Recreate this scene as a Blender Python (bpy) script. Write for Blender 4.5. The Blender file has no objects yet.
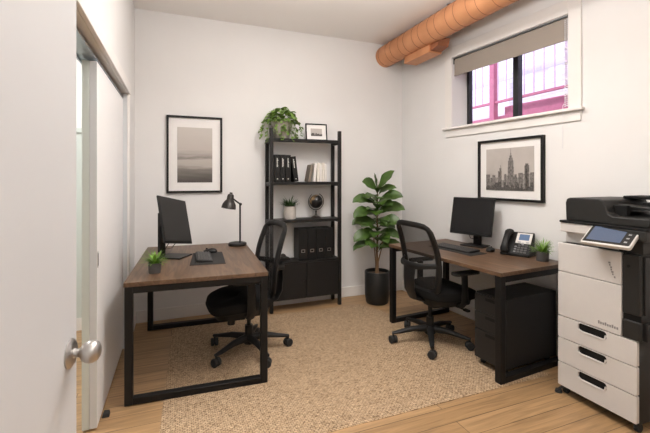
import bpy, bmesh, math, random
from mathutils import Vector, Matrix
random.seed(7)
R = math.radians
C = bpy.context.scene.collection
sc = bpy.context.scene

# ------------------------------------------------------------------ materials
def mat(name, col, rough=.5, metal=0.0, noise=0.0, nscale=40, stretch=(1, 1, 1), bump=0.0, bscale=200, spec=.5, coat=0):
    m = bpy.data.materials.new(name); m.use_nodes = True
    nt = m.node_tree; b = nt.nodes['Principled BSDF']
    b.inputs['Base Color'].default_value = (*col, 1); b.inputs['Roughness'].default_value = rough
    b.inputs['Metallic'].default_value = metal; b.inputs['Specular IOR Level'].default_value = spec
    b.inputs['Coat Weight'].default_value = coat
    tc = nt.nodes.new('ShaderNodeTexCoord'); mp = nt.nodes.new('ShaderNodeMapping')
    mp.inputs['Scale'].default_value = stretch
    nt.links.new(tc.outputs['Object'], mp.inputs['Vector'])
    if noise > 0:
        n = nt.nodes.new('ShaderNodeTexNoise'); n.inputs['Scale'].default_value = nscale; n.inputs['Detail'].default_value = 6
        nt.links.new(mp.outputs[0], n.inputs['Vector'])
        r = nt.nodes.new('ShaderNodeValToRGB')
        r.color_ramp.elements[0].position = .3; r.color_ramp.elements[1].position = .7
        r.color_ramp.elements[0].color = tuple(c * (1 - noise) for c in col) + (1,)
        r.color_ramp.elements[1].color = tuple(min(1, c * (1 + noise)) for c in col) + (1,)
        nt.links.new(n.outputs['Fac'], r.inputs['Fac']); nt.links.new(r.outputs['Color'], b.inputs['Base Color'])
    if bump > 0:
        n2 = nt.nodes.new('ShaderNodeTexNoise'); n2.inputs['Scale'].default_value = bscale; n2.inputs['Detail'].default_value = 3
        nt.links.new(mp.outputs[0], n2.inputs['Vector'])
        bp = nt.nodes.new('ShaderNodeBump'); bp.inputs['Strength'].default_value = bump; bp.inputs['Distance'].default_value = .002
        nt.links.new(n2.outputs['Fac'], bp.inputs['Height']); nt.links.new(bp.outputs['Normal'], b.inputs['Normal'])
    return m

def nodes_of(m):
    nt = m.node_tree
    return nt, nt.nodes['Principled BSDF'], (lambda t: nt.nodes.new('ShaderNode' + t)), nt.links.new

def ramp(node, stops):
    cr = node.color_ramp
    while len(cr.elements) < len(stops): cr.elements.new(.5)
    for e, (p, c) in zip(cr.elements, stops):
        e.position = p; e.color = (*c, 1)

M = {}
M['wall'] = mat('painted_wall', (.785, .775, .765), .85, noise=.012, nscale=3, bump=.06, bscale=120, spec=.2)
M['ceil'] = mat('painted_ceiling', (.88, .85, .82), .9, spec=.1, bump=.05)
M['trim'] = mat('painted_trim', (.80, .775, .75), .5)
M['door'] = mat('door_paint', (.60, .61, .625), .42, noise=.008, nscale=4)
M['slide'] = mat('sliding_door_paint', (.88, .875, .875), .35)
M['edge'] = mat('door_edge_grey', (.60, .62, .635), .4)
M['sage'] = mat('pale_sage_paint', (.58, .63, .60), .4)
M['alu'] = mat('brushed_aluminium', (.42, .46, .50), .35, .8, noise=.1, nscale=60, stretch=(1, 8, 1))
M['nickel'] = mat('satin_nickel', (.50, .485, .47), .34, 1.0, noise=.03, nscale=50)
M['black'] = mat('black_powder_coat', (.0065, .006, .006), .5, spec=.3, noise=.1, nscale=120)
M['blackshelf'] = mat('black_shelf_steel', (.0135, .0125, .012), .45, spec=.3, noise=.1, nscale=120)
M['plastic'] = mat('black_plastic', (.008, .0078, .0078), .48, spec=.35, noise=.08, nscale=150)
M['chairpl'] = mat('black_nylon', (.009, .0088, .0088), .5, spec=.35, noise=.08, nscale=100)
M['fabric'] = mat('black_fabric', (.007, .0067, .0067), .85, spec=.25, noise=.25, nscale=300, bump=.4, bscale=500)
M['rubber'] = mat('black_rubber', (.02, .02, .02), .7, noise=.1, nscale=90)
M['ped'] = mat('charcoal_steel', (.0175, .0165, .016), .5, spec=.35, noise=.06, nscale=200)
M['screen'] = mat('screen_glass', (.006, .006, .0065), .25, spec=.35, noise=.05, nscale=2)
M['screen_l'] = mat('screen_matte', (.030, .0285, .027), .45, spec=.35, noise=.1, nscale=3)
M['keys'] = mat('key_plastic', (.075, .072, .07), .5, noise=.05, nscale=90)
M['matpad'] = mat('desk_mat_rubber', (.022, .021, .0205), .7, spec=.3, noise=.15, nscale=200)
M['graypot'] = mat('grey_concrete', (.10, .095, .092), .8, noise=.12, nscale=40, bump=.2)
M['concrete'] = mat('pale_concrete', (.36, .33, .295), .85, noise=.16, nscale=18, bump=.25)
M['whitepot'] = mat('white_ceramic', (.62, .58, .54), .55, noise=.05, nscale=30)
M['blackpot'] = mat('black_ceramic', (.014, .0145, .014), .42, noise=.1, nscale=30)
M['soil'] = mat('potting_soil', (.06, .038, .022), .95, noise=.4, nscale=120, bump=.6)
M['stem'] = mat('bark_brown', (.22, .13, .07), .8, noise=.25, nscale=60, stretch=(1, 1, .2))
M['leaf'] = mat('fiddle_leaf_green', (.047, .098, .014), .4, noise=.4, nscale=9)
M['leaf2'] = mat('pothos_green', (.17, .29, .05), .45, noise=.45, nscale=25)
M['grass'] = mat('bright_grass_green', (.17, .32, .04), .5, noise=.35, nscale=40)
M['grass2'] = mat('deep_grass_green', (.045, .11, .03), .5, noise=.35, nscale=40)
M['paper'] = mat('white_matboard', (.82, .80, .78), .8, noise=.01, nscale=50)
M['copw'] = mat('copier_white', (.60, .575, .555), .45, noise=.01, nscale=30)
M['copd'] = mat('copier_charcoal', (.017, .0165, .0155), .5, spec=.35, noise=.06, nscale=80)
M['copk'] = mat('copier_black', (.005, .005, .005), .6, spec=.25, noise=.05, nscale=80)
M['copm'] = mat('copier_mark_grey', (.22, .21, .21), .6, noise=.05)
M['silver'] = mat('silver_plastic', (.62, .60, .57), .4, .15, noise=.03)
M['blind'] = mat('taupe_blind_fabric', (.33, .285, .245), .9, noise=.06, nscale=250, bump=.2, bscale=400)
M['winframe'] = mat('black_window_frame', (.012, .014, .018), .4, noise=.08)
M['chain'] = mat('clear_bead_chain', (.75, .74, .78), .4, noise=.03)
M['label'] = mat('white_print', (.62, .61, .58), .7, noise=.08)
M['bookw1'] = mat('cream_paper_cover', (.70, .655, .58), .7, noise=.10, nscale=60)
M['bookw2'] = mat('white_paper_cover', (.74, .71, .67), .7, noise=.06, nscale=60)
M['bookt'] = mat('taupe_cover', (.20, .165, .13), .7, noise=.12, nscale=40)
M['bookb'] = mat('black_cover', (.009, .0088, .0085), .5, spec=.3, noise=.1, nscale=60)
M['gold'] = mat('globe_black_gold', (.02, .02, .02), .35)
M['red'] = mat('red_railing_paint', (.42, .12, .19), .6, noise=.1, nscale=20)
M['mauve'] = mat('mauve_bar_paint', (.55, .38, .52), .6, noise=.1, nscale=20)
M['ground'] = mat('pale_paving', (.6, .58, .58), .9, noise=.12, nscale=12)
M['key_lt'] = mat('pale_key', (.34, .34, .35), .5, noise=.05)
M['bulb'] = mat('lamp_inner', (.62, .58, .5), .5, noise=.03)
M['lampm'] = mat('lamp_gunmetal', (.045, .041, .038), .38, .5, noise=.1, nscale=60)

def planks(name, c1, c2, scale_w, length, rough, grain=.35, rot=0):
    m = mat(name, c1, rough); nt, b, N, L = nodes_of(m)
    tc = N('TexCoord'); mp = N('Mapping'); mp.inputs['Rotation'].default_value = (0, 0, rot); L(tc.outputs['Object'], mp.inputs[0])
    br = N('TexBrick'); br.offset = .37; br.offset_frequency = 2
    br.inputs['Scale'].default_value = 1; br.inputs['Brick Width'].default_value = length; br.inputs['Row Height'].default_value = scale_w
    br.inputs['Mortar Size'].default_value = .0026; br.inputs['Mortar Smooth'].default_value = .3; br.inputs['Bias'].default_value = 0
    br.inputs['Color1'].default_value = (*c1, 1); br.inputs['Color2'].default_value = (*c2, 1)
    br.inputs['Mortar'].default_value = (*[c * .30 for c in c1], 1)
    L(mp.outputs[0], br.inputs['Vector'])
    mp2 = N('Mapping'); mp2.inputs['Scale'].default_value = (1.6, 26, 1); L(mp.outputs[0], mp2.inputs[0])
    n = N('TexNoise'); n.inputs['Scale'].default_value = 1.5; n.inputs['Detail'].default_value = 8; n.inputs['Distortion'].default_value = 1.2
    L(mp2.outputs[0], n.inputs['Vector'])
    r = N('ValToRGB'); ramp(r, [(.3, (1 - grain,) * 3), (.7, (1.0 + grain * .3,) * 3)])
    L(n.outputs['Fac'], r.inputs['Fac'])
    mx = N('Mix'); mx.data_type = 'RGBA'; mx.blend_type = 'MULTIPLY'; mx.inputs[0].default_value = 1
    L(br.outputs['Color'], mx.inputs[6]); L(r.outputs['Color'], mx.inputs[7])
    L(mx.outputs[2], b.inputs['Base Color'])
    return m
M['floor'] = planks('oak_planks', (.47, .292, .145), (.38, .23, .11), .125, 1.5, .42)

def walnut(name):
    m = mat(name, (.2, .11, .06), .42); nt, b, N, L = nodes_of(m)
    tc = N('TexCoord'); mp = N('Mapping'); mp.inputs['Scale'].default_value = (14, 1.3, 14); L(tc.outputs['Object'], mp.inputs[0])
    n = N('TexNoise'); n.inputs['Scale'].default_value = 1.7; n.inputs['Detail'].default_value = 9; n.inputs['Distortion'].default_value = 1.6
    L(mp.outputs[0], n.inputs['Vector'])
    r = N('ValToRGB'); ramp(r, [(.28, (.066, .036, .019)), (.5, (.118, .067, .037)), (.72, (.178, .107, .062))])
    L(n.outputs['Fac'], r.inputs['Fac']); L(r.outputs['Color'], b.inputs['Base Color'])
    return m
M['walnut'] = walnut('walnut_top')

def rugmat():
    m = mat('woven_sisal', (.5, .37, .25), .95, spec=.1); nt, b, N, L = nodes_of(m)
    tc = N('TexCoord'); mp = N('Mapping'); L(tc.outputs['Object'], mp.inputs[0])
    br = N('TexBrick'); br.offset = .5; br.inputs['Scale'].default_value = 1
    br.inputs['Brick Width'].default_value = .024; br.inputs['Row Height'].default_value = .0115
    br.inputs['Mortar Size'].default_value = .0022; br.inputs['Mortar Smooth'].default_value = 1.0
    br.inputs['Color1'].default_value = (.66, .49, .325, 1); br.inputs['Color2'].default_value = (.54, .385, .245, 1)
    br.inputs['Mortar'].default_value = (.15, .095, .052, 1)
    nz = N('TexNoise'); nz.inputs['Scale'].default_value = 22; L(mp.outputs[0], nz.inputs['Vector'])
    mxv = N('Mix'); mxv.data_type = 'VECTOR'; mxv.inputs[0].default_value = .012
    L(mp.outputs[0], mxv.inputs[4]); L(nz.outputs['Color'], mxv.inputs[5]); L(mxv.outputs[1], br.inputs['Vector'])
    n = N('TexNoise'); n.inputs['Scale'].default_value = 75; n.inputs['Detail'].default_value = 4; L(mp.outputs[0], n.inputs['Vector'])
    r = N('ValToRGB'); ramp(r, [(.30, (.45, .42, .39)), (.5, (.94, .93, .92)), (.72, (1.15, 1.13, 1.1))]); L(n.outputs['Fac'], r.inputs['Fac'])
    mx = N('Mix'); mx.data_type = 'RGBA'; mx.blend_type = 'MULTIPLY'; mx.inputs[0].default_value = 1
    L(br.outputs['Color'], mx.inputs[6]); L(r.outputs['Color'], mx.inputs[7]); L(mx.outputs[2], b.inputs['Base Color'])
    bp = N('Bump'); bp.inputs['Strength'].default_value = .8; bp.inputs['Distance'].default_value = .004
    L(br.outputs['Fac'], bp.inputs['Height']); bp.invert = True; L(bp.outputs['Normal'], b.inputs['Normal'])
    return m
M['rug'] = rugmat()

def brickmat():
    m = mat('whitewashed_brick', (.8, .8, .8), .9); nt, b, N, L = nodes_of(m)
    tc = N('TexCoord'); mp = N('Mapping'); mp.inputs['Rotation'].default_value = (R(90), 0, R(90)); L(tc.outputs['Object'], mp.inputs[0])
    sx = N('SeparateXYZ'); L(tc.outputs['Object'], sx.inputs[0]); cx = N('CombineXYZ'); L(sx.outputs['Y'], cx.inputs['X']); L(sx.outputs['Z'], cx.inputs['Y'])
    br = N('TexBrick'); br.inputs['Scale'].default_value = 1; br.inputs['Brick Width'].default_value = .22; br.inputs['Row Height'].default_value = .075
    br.inputs['Mortar Size'].default_value = .006
    br.inputs['Color1'].default_value = (.80, .80, .86, 1); br.inputs['Color2'].default_value = (.66, .62, .70, 1); br.inputs['Mortar'].default_value = (.60, .57, .66, 1)
    L(cx.outputs[0], br.inputs['Vector']); L(br.outputs['Color'], b.inputs['Base Color'])
    return m
M['brick'] = brickmat()

def ductmat():
    m = mat('copper_duct', (.60, .27, .125), .42, .25); nt, b, N, L = nodes_of(m)
    tc = N('TexCoord'); n = N('TexNoise'); n.inputs['Scale'].default_value = 5; n.inputs['Detail'].default_value = 5; L(tc.outputs['Object'], n.inputs['Vector'])
    r = N('ValToRGB'); ramp(r, [(.3, (.56, .245, .11)), (.7, (.66, .31, .15))]); L(n.outputs['Fac'], r.inputs['Fac']); L(r.outputs['Color'], b.inputs['Base Color'])
    return m
M['duct'] = ductmat()
M['ductdark'] = mat('duct_seam', (.30, .11, .05), .5, .3, noise=.1)

def globemat():
    m = M['gold']; nt, b, N, L = nodes_of(m)
    tc = N('TexCoord'); n = N('TexNoise'); n.inputs['Scale'].default_value = 9; n.inputs['Detail'].default_value = 3; L(tc.outputs['Object'], n.inputs['Vector'])
    r = N('ValToRGB'); ramp(r, [(.545, (.010, .0095, .0095)), (.65, (.42, .28, .15))]); L(n.outputs['Fac'], r.inputs['Fac']); L(r.outputs['Color'], b.inputs['Base Color'])
globemat()

def mesh_mat():
    m = bpy.data.materials.new('chair_mesh_fabric'); m.use_nodes = True; nt = m.node_tree
    b = nt.nodes['Principled BSDF']; out = nt.nodes['Material Output']
    b.inputs['Base Color'].default_value = (.022, .0205, .02, 1); b.inputs['Roughness'].default_value = .8
    tc = nt.nodes.new('ShaderNodeTexCoord'); w = nt.nodes.new('ShaderNodeTexNoise'); w.inputs['Scale'].default_value = 6
    nt.links.new(tc.outputs['Object'], w.inputs['Vector'])
    mr = nt.nodes.new('ShaderNodeMapRange'); mr.inputs[3].default_value = .66; mr.inputs[4].default_value = .74
    nt.links.new(w.outputs['Fac'], mr.inputs[0])
    t = nt.nodes.new('ShaderNodeBsdfTransparent'); mx = nt.nodes.new('ShaderNodeMixShader')
    nt.links.new(mr.outputs[0], mx.inputs[0]); nt.links.new(t.outputs[0], mx.inputs[1]); nt.links.new(b.outputs[0], mx.inputs[2])
    nt.links.new(mx.outputs[0], out.inputs['Surface']); return m
M['mesh'] = mesh_mat()

def glass_mat():
    m = bpy.data.materials.new('window_glass'); m.use_nodes = True; nt = m.node_tree
    out = nt.nodes['Material Output']; nt.nodes.remove(nt.nodes['Principled BSDF'])
    t = nt.nodes.new('ShaderNodeBsdfTransparent'); t.inputs[0].default_value = (.93, .95, .98, 1)
    g = nt.nodes.new('ShaderNodeBsdfGlossy'); g.inputs['Roughness'].default_value = .02
    fr = nt.nodes.new('ShaderNodeFresnel'); fr.inputs['IOR'].default_value = 1.25
    mx = nt.nodes.new('ShaderNodeMixShader'); nt.links.new(fr.outputs[0], mx.inputs[0]); nt.links.new(t.outputs[0], mx.inputs[1]); nt.links.new(g.outputs[0], mx.inputs[2])
    nt.links.new(mx.outputs[0], out.inputs['Surface']); return m
M['glass'] = glass_mat()

def lcd(name, col, strength):
    m = mat(name, (.02, .02, .02), .25); b = m.node_tree.nodes['Principled BSDF']
    b.inputs['Emission Color'].default_value = (*col, 1); b.inputs['Emission Strength'].default_value = strength; return m
M['lcd'] = lcd('copier_screen_lit', (.10, .13, .20), 1.0)
M['lcd2'] = lcd('phone_screen_lit', (.08, .14, .25), 1.0)

def seaprint():   # misty sea print, a picture with its own tones
    m = mat('misty_sea_print', (.5, .5, .5), .6); nt, b, N, L = nodes_of(m)
    tc = N('TexCoord'); sx = N('SeparateXYZ'); L(tc.outputs['Object'], sx.inputs[0])
    mp = N('Mapping'); mp.inputs['Scale'].default_value = (3, 1, 26); L(tc.outputs['Object'], mp.inputs[0])
    n = N('TexNoise'); n.inputs['Scale'].default_value = 1.6; n.inputs['Detail'].default_value = 6; L(mp.outputs[0], n.inputs['Vector'])
    ad = N('Math'); ad.operation = 'MULTIPLY_ADD'; L(n.outputs['Fac'], ad.inputs[0]); ad.inputs[1].default_value = .10; L(sx.outputs['Z'], ad.inputs[2])
    mr = N('MapRange'); mr.inputs[1].default_value = -.21; mr.inputs[2].default_value = .31; L(ad.outputs[0], mr.inputs[0])
    r = N('ValToRGB'); ramp(r, [(0, (.07, .062, .055)), (.12, (.13, .118, .105)), (.22, (.21, .19, .17)), (.30, (.42, .385, .35)), (.40, (.46, .42, .385)), (.455, (.23, .21, .19)), (.51, (.40, .36, .33)), (.62, (.50, .455, .42)), (1, (.56, .52, .48))])
    L(mr.outputs[0], r.inputs['Fac']); L(r.outputs['Color'], b.inputs['Base Color']); return m
M['sea'] = seaprint()
M['sky_print'] = mat('print_sky_grey', (.47, .43, .40), .6, noise=.06, nscale=8)
M['city1'] = mat('print_city_grey', (.17, .155, .145), .6, noise=.6, nscale=130, stretch=(1, 1, .5))
M['city2'] = mat('print_city_pale', (.27, .25, .235), .6, noise=.5, nscale=130, stretch=(1, 1, .5))
M['city3'] = mat('print_city_dark', (.085, .078, .072), .6, noise=.8, nscale=110)

# ------------------------------------------------------------------ mesh builder
class MB:
    def __init__(s): s.v = []; s.f = []
    def add(s, vs, fs):
        o = len(s.v); s.v += [Vector(v) for v in vs]; s.f += [[i + o for i in f] for f in fs]; return s
    def box(s, x0, x1, y0, y1, z0, z1, T=None):
        vs = [Vector((x, y, z)) for z in (z0, z1) for y in (y0, y1) for x in (x0, x1)]
        if T is not None: vs = [T @ v for v in vs]
        return s.add(vs, [(0, 2, 3, 1), (4, 5, 7, 6), (0, 1, 5, 4), (2, 6, 7, 3), (0, 4, 6, 2), (1, 3, 7, 5)])
    def cyl(s, p0, p1, r0, r1=None, n=16):
        r1 = r0 if r1 is None else r1
        p0 = Vector(p0); p1 = Vector(p1); d = (p1 - p0).normalized(); u = d.orthogonal().normalized(); w = d.cross(u)
        vs = [p0 + (u * math.cos(t) + w * math.sin(t)) * r0 for t in [2 * math.pi * i / n for i in range(n)]]
        vs += [p1 + (u * math.cos(t) + w * math.sin(t)) * r1 for t in [2 * math.pi * i / n for i in range(n)]]
        fs = [(i, (i + 1) % n, n + (i + 1) % n, n + i) for i in range(n)] + [tuple(reversed(range(n))), tuple(range(n, 2 * n))]
        return s.add(vs, fs)
    def tube(s, pts, r, n=8, closed=False, sec=None):
        pts = [Vector(p) for p in pts]; k = len(pts); rs = r if isinstance(r, (list, tuple)) else [r] * k
        rings = []; prev = None
        for i, p in enumerate(pts):
            a = pts[(i - 1) % k] if (closed or i > 0) else p; b = pts[(i + 1) % k] if (closed or i < k - 1) else p
            d = (b - a).normalized()
            if prev is None: u = d.orthogonal().normalized() if sec is None else (Vector(sec) - d * d.dot(Vector(sec))).normalized()
            else: u = (prev - d * d.dot(prev)).normalized()
            if sec is not None: u = (Vector(sec) - d * d.dot(Vector(sec))).normalized()
            prev = u; w = d.cross(u)
            ru, rw = rs[i] if isinstance(rs[i], (tuple, list)) else (rs[i], rs[i])
            rings.append([p + u * math.cos(t) * ru + w * math.sin(t) * rw for t in [2 * math.pi * j / n for j in range(n)]])
        vs = [v for ring in rings for v in ring]; fs = []
        for i in range(k if closed else k - 1):
            a = i * n; b = ((i + 1) % k) * n
            for j in range(n): fs.append((a + j, a + (j + 1) % n, b + (j + 1) % n, b + j))
        if not closed: fs += [tuple(reversed(range(n))), tuple(range((k - 1) * n, k * n))]
        return s.add(vs, fs)
    def lathe(s, prof, c=(0, 0, 0), n=28, T=None):
        vs = []; fs = []; k = len(prof); c = Vector(c)
        for r, z in prof:
            for j in range(n):
                t = 2 * math.pi * j / n; v = Vector((r * math.cos(t), r * math.sin(t), z)); vs.append(c + (T @ v if T else v))
        for i in range(k - 1):
            for j in range(n): fs.append((i * n + j, i * n + (j + 1) % n, (i + 1) * n + (j + 1) % n, (i + 1) * n + j))
        if prof[0][0] > 1e-6: fs.append(tuple(reversed(range(n))))
        if prof[-1][0] > 1e-6: fs.append(tuple(range((k - 1) * n, k * n)))
        return s.add(vs, fs)
    def rings(s, rings):
        k = len(rings); n = len(rings[0]); vs = [v for r in rings for v in r]
        fs = [(i * n + j, i * n + (j + 1) % n, (i + 1) * n + (j + 1) % n, (i + 1) * n + j) for i in range(k - 1) for j in range(n)]
        fs += [tuple(reversed(range(n))), tuple(range((k - 1) * n, k * n))]
        return s.add(vs, fs)
    def ball(s, c, rx, ry=None, rz=None, n=20, m=12):
        ry = ry or rx; rz = rz or rx
        prof = [(math.sin(math.pi * i / m), -math.cos(math.pi * i / m)) for i in range(m + 1)]
        prof[0] = (0.0001, -1); prof[-1] = (0.0001, 1)
        T = Matrix.Diagonal((rx, ry, rz))
        return s.lathe(prof, c, n, T)
    def prism(s, poly, axis, a0, a1):
        f = {'x': lambda p, a: (a, p[0], p[1]), 'y': lambda p, a: (p[0], a, p[1]), 'z': lambda p, a: (p[0], p[1], a)}[axis]
        n = len(poly); vs = [f(p, a0) for p in poly] + [f(p, a1) for p in poly]
        return s.add(vs, [tuple(range(n)), tuple(range(2 * n - 1, n - 1, -1))] + [(i, n + i, n + (i + 1) % n, (i + 1) % n) for i in range(n)])
    def plate(s, outer, holes, axis, a0, a1):
        bm = bmesh.new(); loops = []
        for lp in [outer] + holes:
            vs = [bm.verts.new((p[0], p[1], 0)) for p in lp]; loops.append(vs)
            for i in range(len(vs)): bm.edges.new((vs[i], vs[(i + 1) % len(vs)]))
        bmesh.ops.triangle_fill(bm, edges=bm.edges[:], use_beauty=True)
        bm.verts.index_update()
        f = {'x': lambda p, a: (a, p[0], p[1]), 'y': lambda p, a: (p[0], a, p[1]), 'z': lambda p, a: (p[0], p[1], a)}[axis]
        co = [tuple(v.co) for v in bm.verts]; n = len(co)
        vs = [f(p, a0) for p in co] + [f(p, a1) for p in co]; fs = []
        for fc in bm.faces:
            ix = [v.index for v in fc.verts]; fs.append(ix); fs.append([i + n for i in reversed(ix)])
        for lp in loops:
            ix = [v.index for v in lp]
            for i in range(len(ix)): a, b = ix[i], ix[(i + 1) % len(ix)]; fs.append((a, b, b + n, a + n))
        bm.free(); return s.add(vs, fs)
    def build(s, name, m, parent=None, bevel=0, smooth=True, loc=None, rotz=0, sub=0, seg=2):
        me = bpy.data.meshes.new(name); me.from_pydata([tuple(v) for v in s.v], [], s.f); me.update()
        bm = bmesh.new(); bm.from_mesh(me); bmesh.ops.recalc_face_normals(bm, faces=bm.faces[:])
        bm.to_mesh(me); bm.free()
        if smooth:
            for p in me.polygons: p.use_smooth = True
            me.set_sharp_from_angle(angle=R(38))
        me.materials.append(M[m] if isinstance(m, str) else m)
        o = bpy.data.objects.new(name, me); C.objects.link(o)
        if parent: o.parent = parent
        if loc: o.location = loc
        if rotz: o.rotation_euler = (0, 0, rotz)
        if bevel:
            b = o.modifiers.new('bevel', 'BEVEL'); b.width = bevel; b.segments = seg; b.limit_method = 'ANGLE'; b.angle_limit = R(40)
            b.harden_normals = False
        if sub:
            b = o.modifiers.new('subd', 'SUBSURF'); b.levels = sub; b.render_levels = sub
        return o

def tag(o, label, cat, group=None):
    o['label'] = label; o['category'] = cat
    if group: o['group'] = group
    return o
def thing(name, label, cat, loc=(0, 0, 0), rotz=0, group=None):
    o = bpy.data.objects.new(name, None); C.objects.link(o); o.empty_display_size = .1
    o.location = loc; o.rotation_euler = (0, 0, rotz)
    return tag(o, label, cat, group)
def struct(o): o['kind'] = 'structure'; return o
def dup(root, loc, rotz, label, group=None):
    r = root.copy(); C.objects.link(r); r.location = loc; r.rotation_euler = (0, 0, rotz); r['label'] = label
    if group: r['group'] = group
    for ch in list(root.children):
        c = ch.copy(); C.objects.link(c); c.parent = r
        for g in ch.children:
            d = g.copy(); C.objects.link(d); d.parent = c
    return r
def rr(x0, x1, y0, y1, r, n=5):
    pts = []
    for cx, cy, a in ((x1 - r, y1 - r, 0), (x0 + r, y1 - r, 90), (x0 + r, y0 + r, 180), (x1 - r, y0 + r, 270)):
        for i in range(n + 1):
            t = R(a + 90 * i / n); pts.append((cx + r * math.cos(t), cy + r * math.sin(t)))
    return pts

# ------------------------------------------------------------------ room shell
H = 2.995; YB = 4.07; YF = -1.25
struct(MB().box(-2.6, 3.2, YF - .1, YB + .12, -.1, 0).build('floor', 'floor', smooth=False))
struct(MB().box(-2.6, 3.2, YF - .1, YB + .12, H, H + .12).build('ceiling', 'ceil', smooth=False))
struct(MB().box(-2.6, 2.95, YB, YB + .12, 0, H).build('wall_back', 'wall', smooth=False))
struct(MB().box(-2.6, 3.2, YF - .1, YF, 0, H).build('wall_front', 'wall', smooth=False))
struct(MB().box(-2.6, -2.5, YF, YB, 0, H).build('wall_adjoining', 'sage', smooth=False))
# right wall, slightly splayed, with the high window opening; local -y runs towards the viewer
PR, AR = (2.65, YB, 0), R(4.3)
W0, W1, WZ0, WZ1 = .85, 2.05, 1.905, 2.625
w = MB()
w.box(0, .26, -W0, .02, 0, H).box(0, .26, -5.45, -W1, 0, H).box(0, .26, -W1, -W0, 0, WZ0).box(0, .26, -W1, -W0, WZ1, H)
struct(w.build('wall_right', 'wall', loc=PR, rotz=AR, smooth=False))
# left wall with the sliding-door opening
PL, AL = (-.325, YB, 0), R(-.8)
D0, D1, DZ = .575, 2.92, 2.065
w = MB(); w.box(-.14, 0, -D0, .02, 0, H).box(-.14, 0, -5.45, -D1, 0, H).box(-.14, 0, -D1, -D0, DZ, H)
struct(w.build('wall_left', 'wall', loc=PL, rotz=AL, smooth=False))
# baseboards
def board(n, T, x0, x1, y0, y1, loc=None, rotz=0):
    struct(MB().box(x0, x1, y0, y1, 0, .115).build(n, 'trim', loc=loc, rotz=rotz, bevel=.004))
board('baseboard_back', None, -.325, 2.64, YB - .016, YB)
board('baseboard_right', None, -.016, 0, -5.3, -.015, PR, AR)
board('baseboard_left', None, 0, .014, -D0 + .075, -.015, PL, AL)
board('baseboard_adjoining', None, -2.5, -.48, YB - .016, YB)
wb = MB().box(-2.5, -.48, YB - .012, YB, .115, 1.79).box(-2.5, -.48, YB - .03, YB, 1.79, 1.83)
struct(wb.build('trim_6', 'sage', smooth=False))
# window casing, sill and apron
t = MB()
t.box(-.018, 0, -W0, -W0 + .095, WZ0 - .02, WZ1 + .11).box(-.018, 0, -W1 - .095, -W1, WZ0 - .02, WZ1 + .11).box(-.018, 0, -W1, -W0, WZ1, WZ1 + .11)
struct(t.build('trim_1', 'trim', loc=PR, rotz=AR, bevel=.003))
t = MB(); t.box(-.045, 0, -W1 - .115, -W0 + .115, WZ0 - .025, WZ0)
struct(t.build('trim_2', 'trim', loc=PR, rotz=AR, bevel=.006))
t = MB(); t.box(-.014, 0, -W1 - .09, -W0 + .09, WZ0 - .10, WZ0 - .026)
struct(t.build('trim_3', 'trim', loc=PR, rotz=AR, bevel=.003))
# window: black frame with a meeting stile, two panes
FD = .20
fr = MB().box(FD, FD + .05, -W1, -W0 - .0, WZ0, WZ0 + .014).box(FD, FD + .05, -W1, -W0, WZ1 - .03, WZ1)
fr.box(FD, FD + .05, -W0 - .032, -W0, WZ0 + .014, WZ1 - .03).box(FD, FD + .05, -W1, -W1 + .032, WZ0 + .014, WZ1 - .03)
win = struct(fr.build('window_1', 'winframe', loc=PR, rotz=AR, bevel=.003))
MB().box(FD - .01, FD + .055, -1.465, -1.413, WZ0 + .014, WZ1 - .03).build('mullion', 'winframe', win, bevel=.003)
MB().box(FD + .02, FD + .026, -1.413, -W0 - .032, WZ0 + .014, WZ1 - .03).build('pane', 'glass', win)
MB().box(FD + .02, FD + .026, -W1 + .032, -1.465, WZ0 + .014, WZ1 - .03).build('pane', 'glass', win)
# outside: whitewashed brick wall across a light well, paving
struct(MB().box(4.9, 5.1, -2, 8, -.2, 5.2).build('wall_outside', 'brick', smooth=False))
struct(MB().box(3.3, 4.9, -2, 8, -.3, -.1).build('ground_outside', 'ground', smooth=False))

# door casing and header of the sliding doors
t = MB().box(0, .022, -D1 - .07, -D0 + .07, DZ, DZ + .085).box(0, .016, -D0, -D0 + .07, 0, DZ)
struct(t.build('trim_4', 'trim', loc=PL, rotz=AL, bevel=.004))
t = MB().box(-.125, -.034, -D1, -D0, DZ - .032, DZ - .022).box(-.125, -.115, -D1, -D0, DZ - .045, DZ)
struct(t.build('trim_5', 'alu', loc=PL, rotz=AL))
struct(MB().box(-.034, -.0005, -D0 - .005, -D0, .0, DZ - .001).build('trim_7', 'edge', loc=PL, rotz=AL))
d2 = struct(MB().box(-.066, -.03, -1.65, -D0 - .006, .012, DZ - .046).build('door_2', 'slide', loc=PL, rotz=AL, bevel=.002))
MB().box(-.0655, -.0305, -1.6535, -1.6505, .014, DZ - .05).build('door_edge', 'edge', d2)
MB().prism(rr(-1.644, -1.620, .885, .975, .010), 'x', -.0302, -.0275).build('flush_pull', 'nickel', d2)
MB().prism(rr(-1.640, -1.624, .895, .965, .007), 'x', -.0276, -.0268).build('pull_recess', 'copk', d2)
struct(MB().box(-.102, -.0668, -1.655, -D0, .012, DZ - .046).build('door_3', 'sage', loc=PL, rotz=AL, bevel=.002))
g = tag(MB().prism([(-.02, 0), (.02, 0), (.016, .022), (-.012, .026)], 'y', -.022, .022).build('floor_guide', 'rubber', loc=(-.352, 2.545, 0), bevel=.003),
        'small dark rubber floor guide at the foot of the white sliding door', 'door guide')

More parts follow.
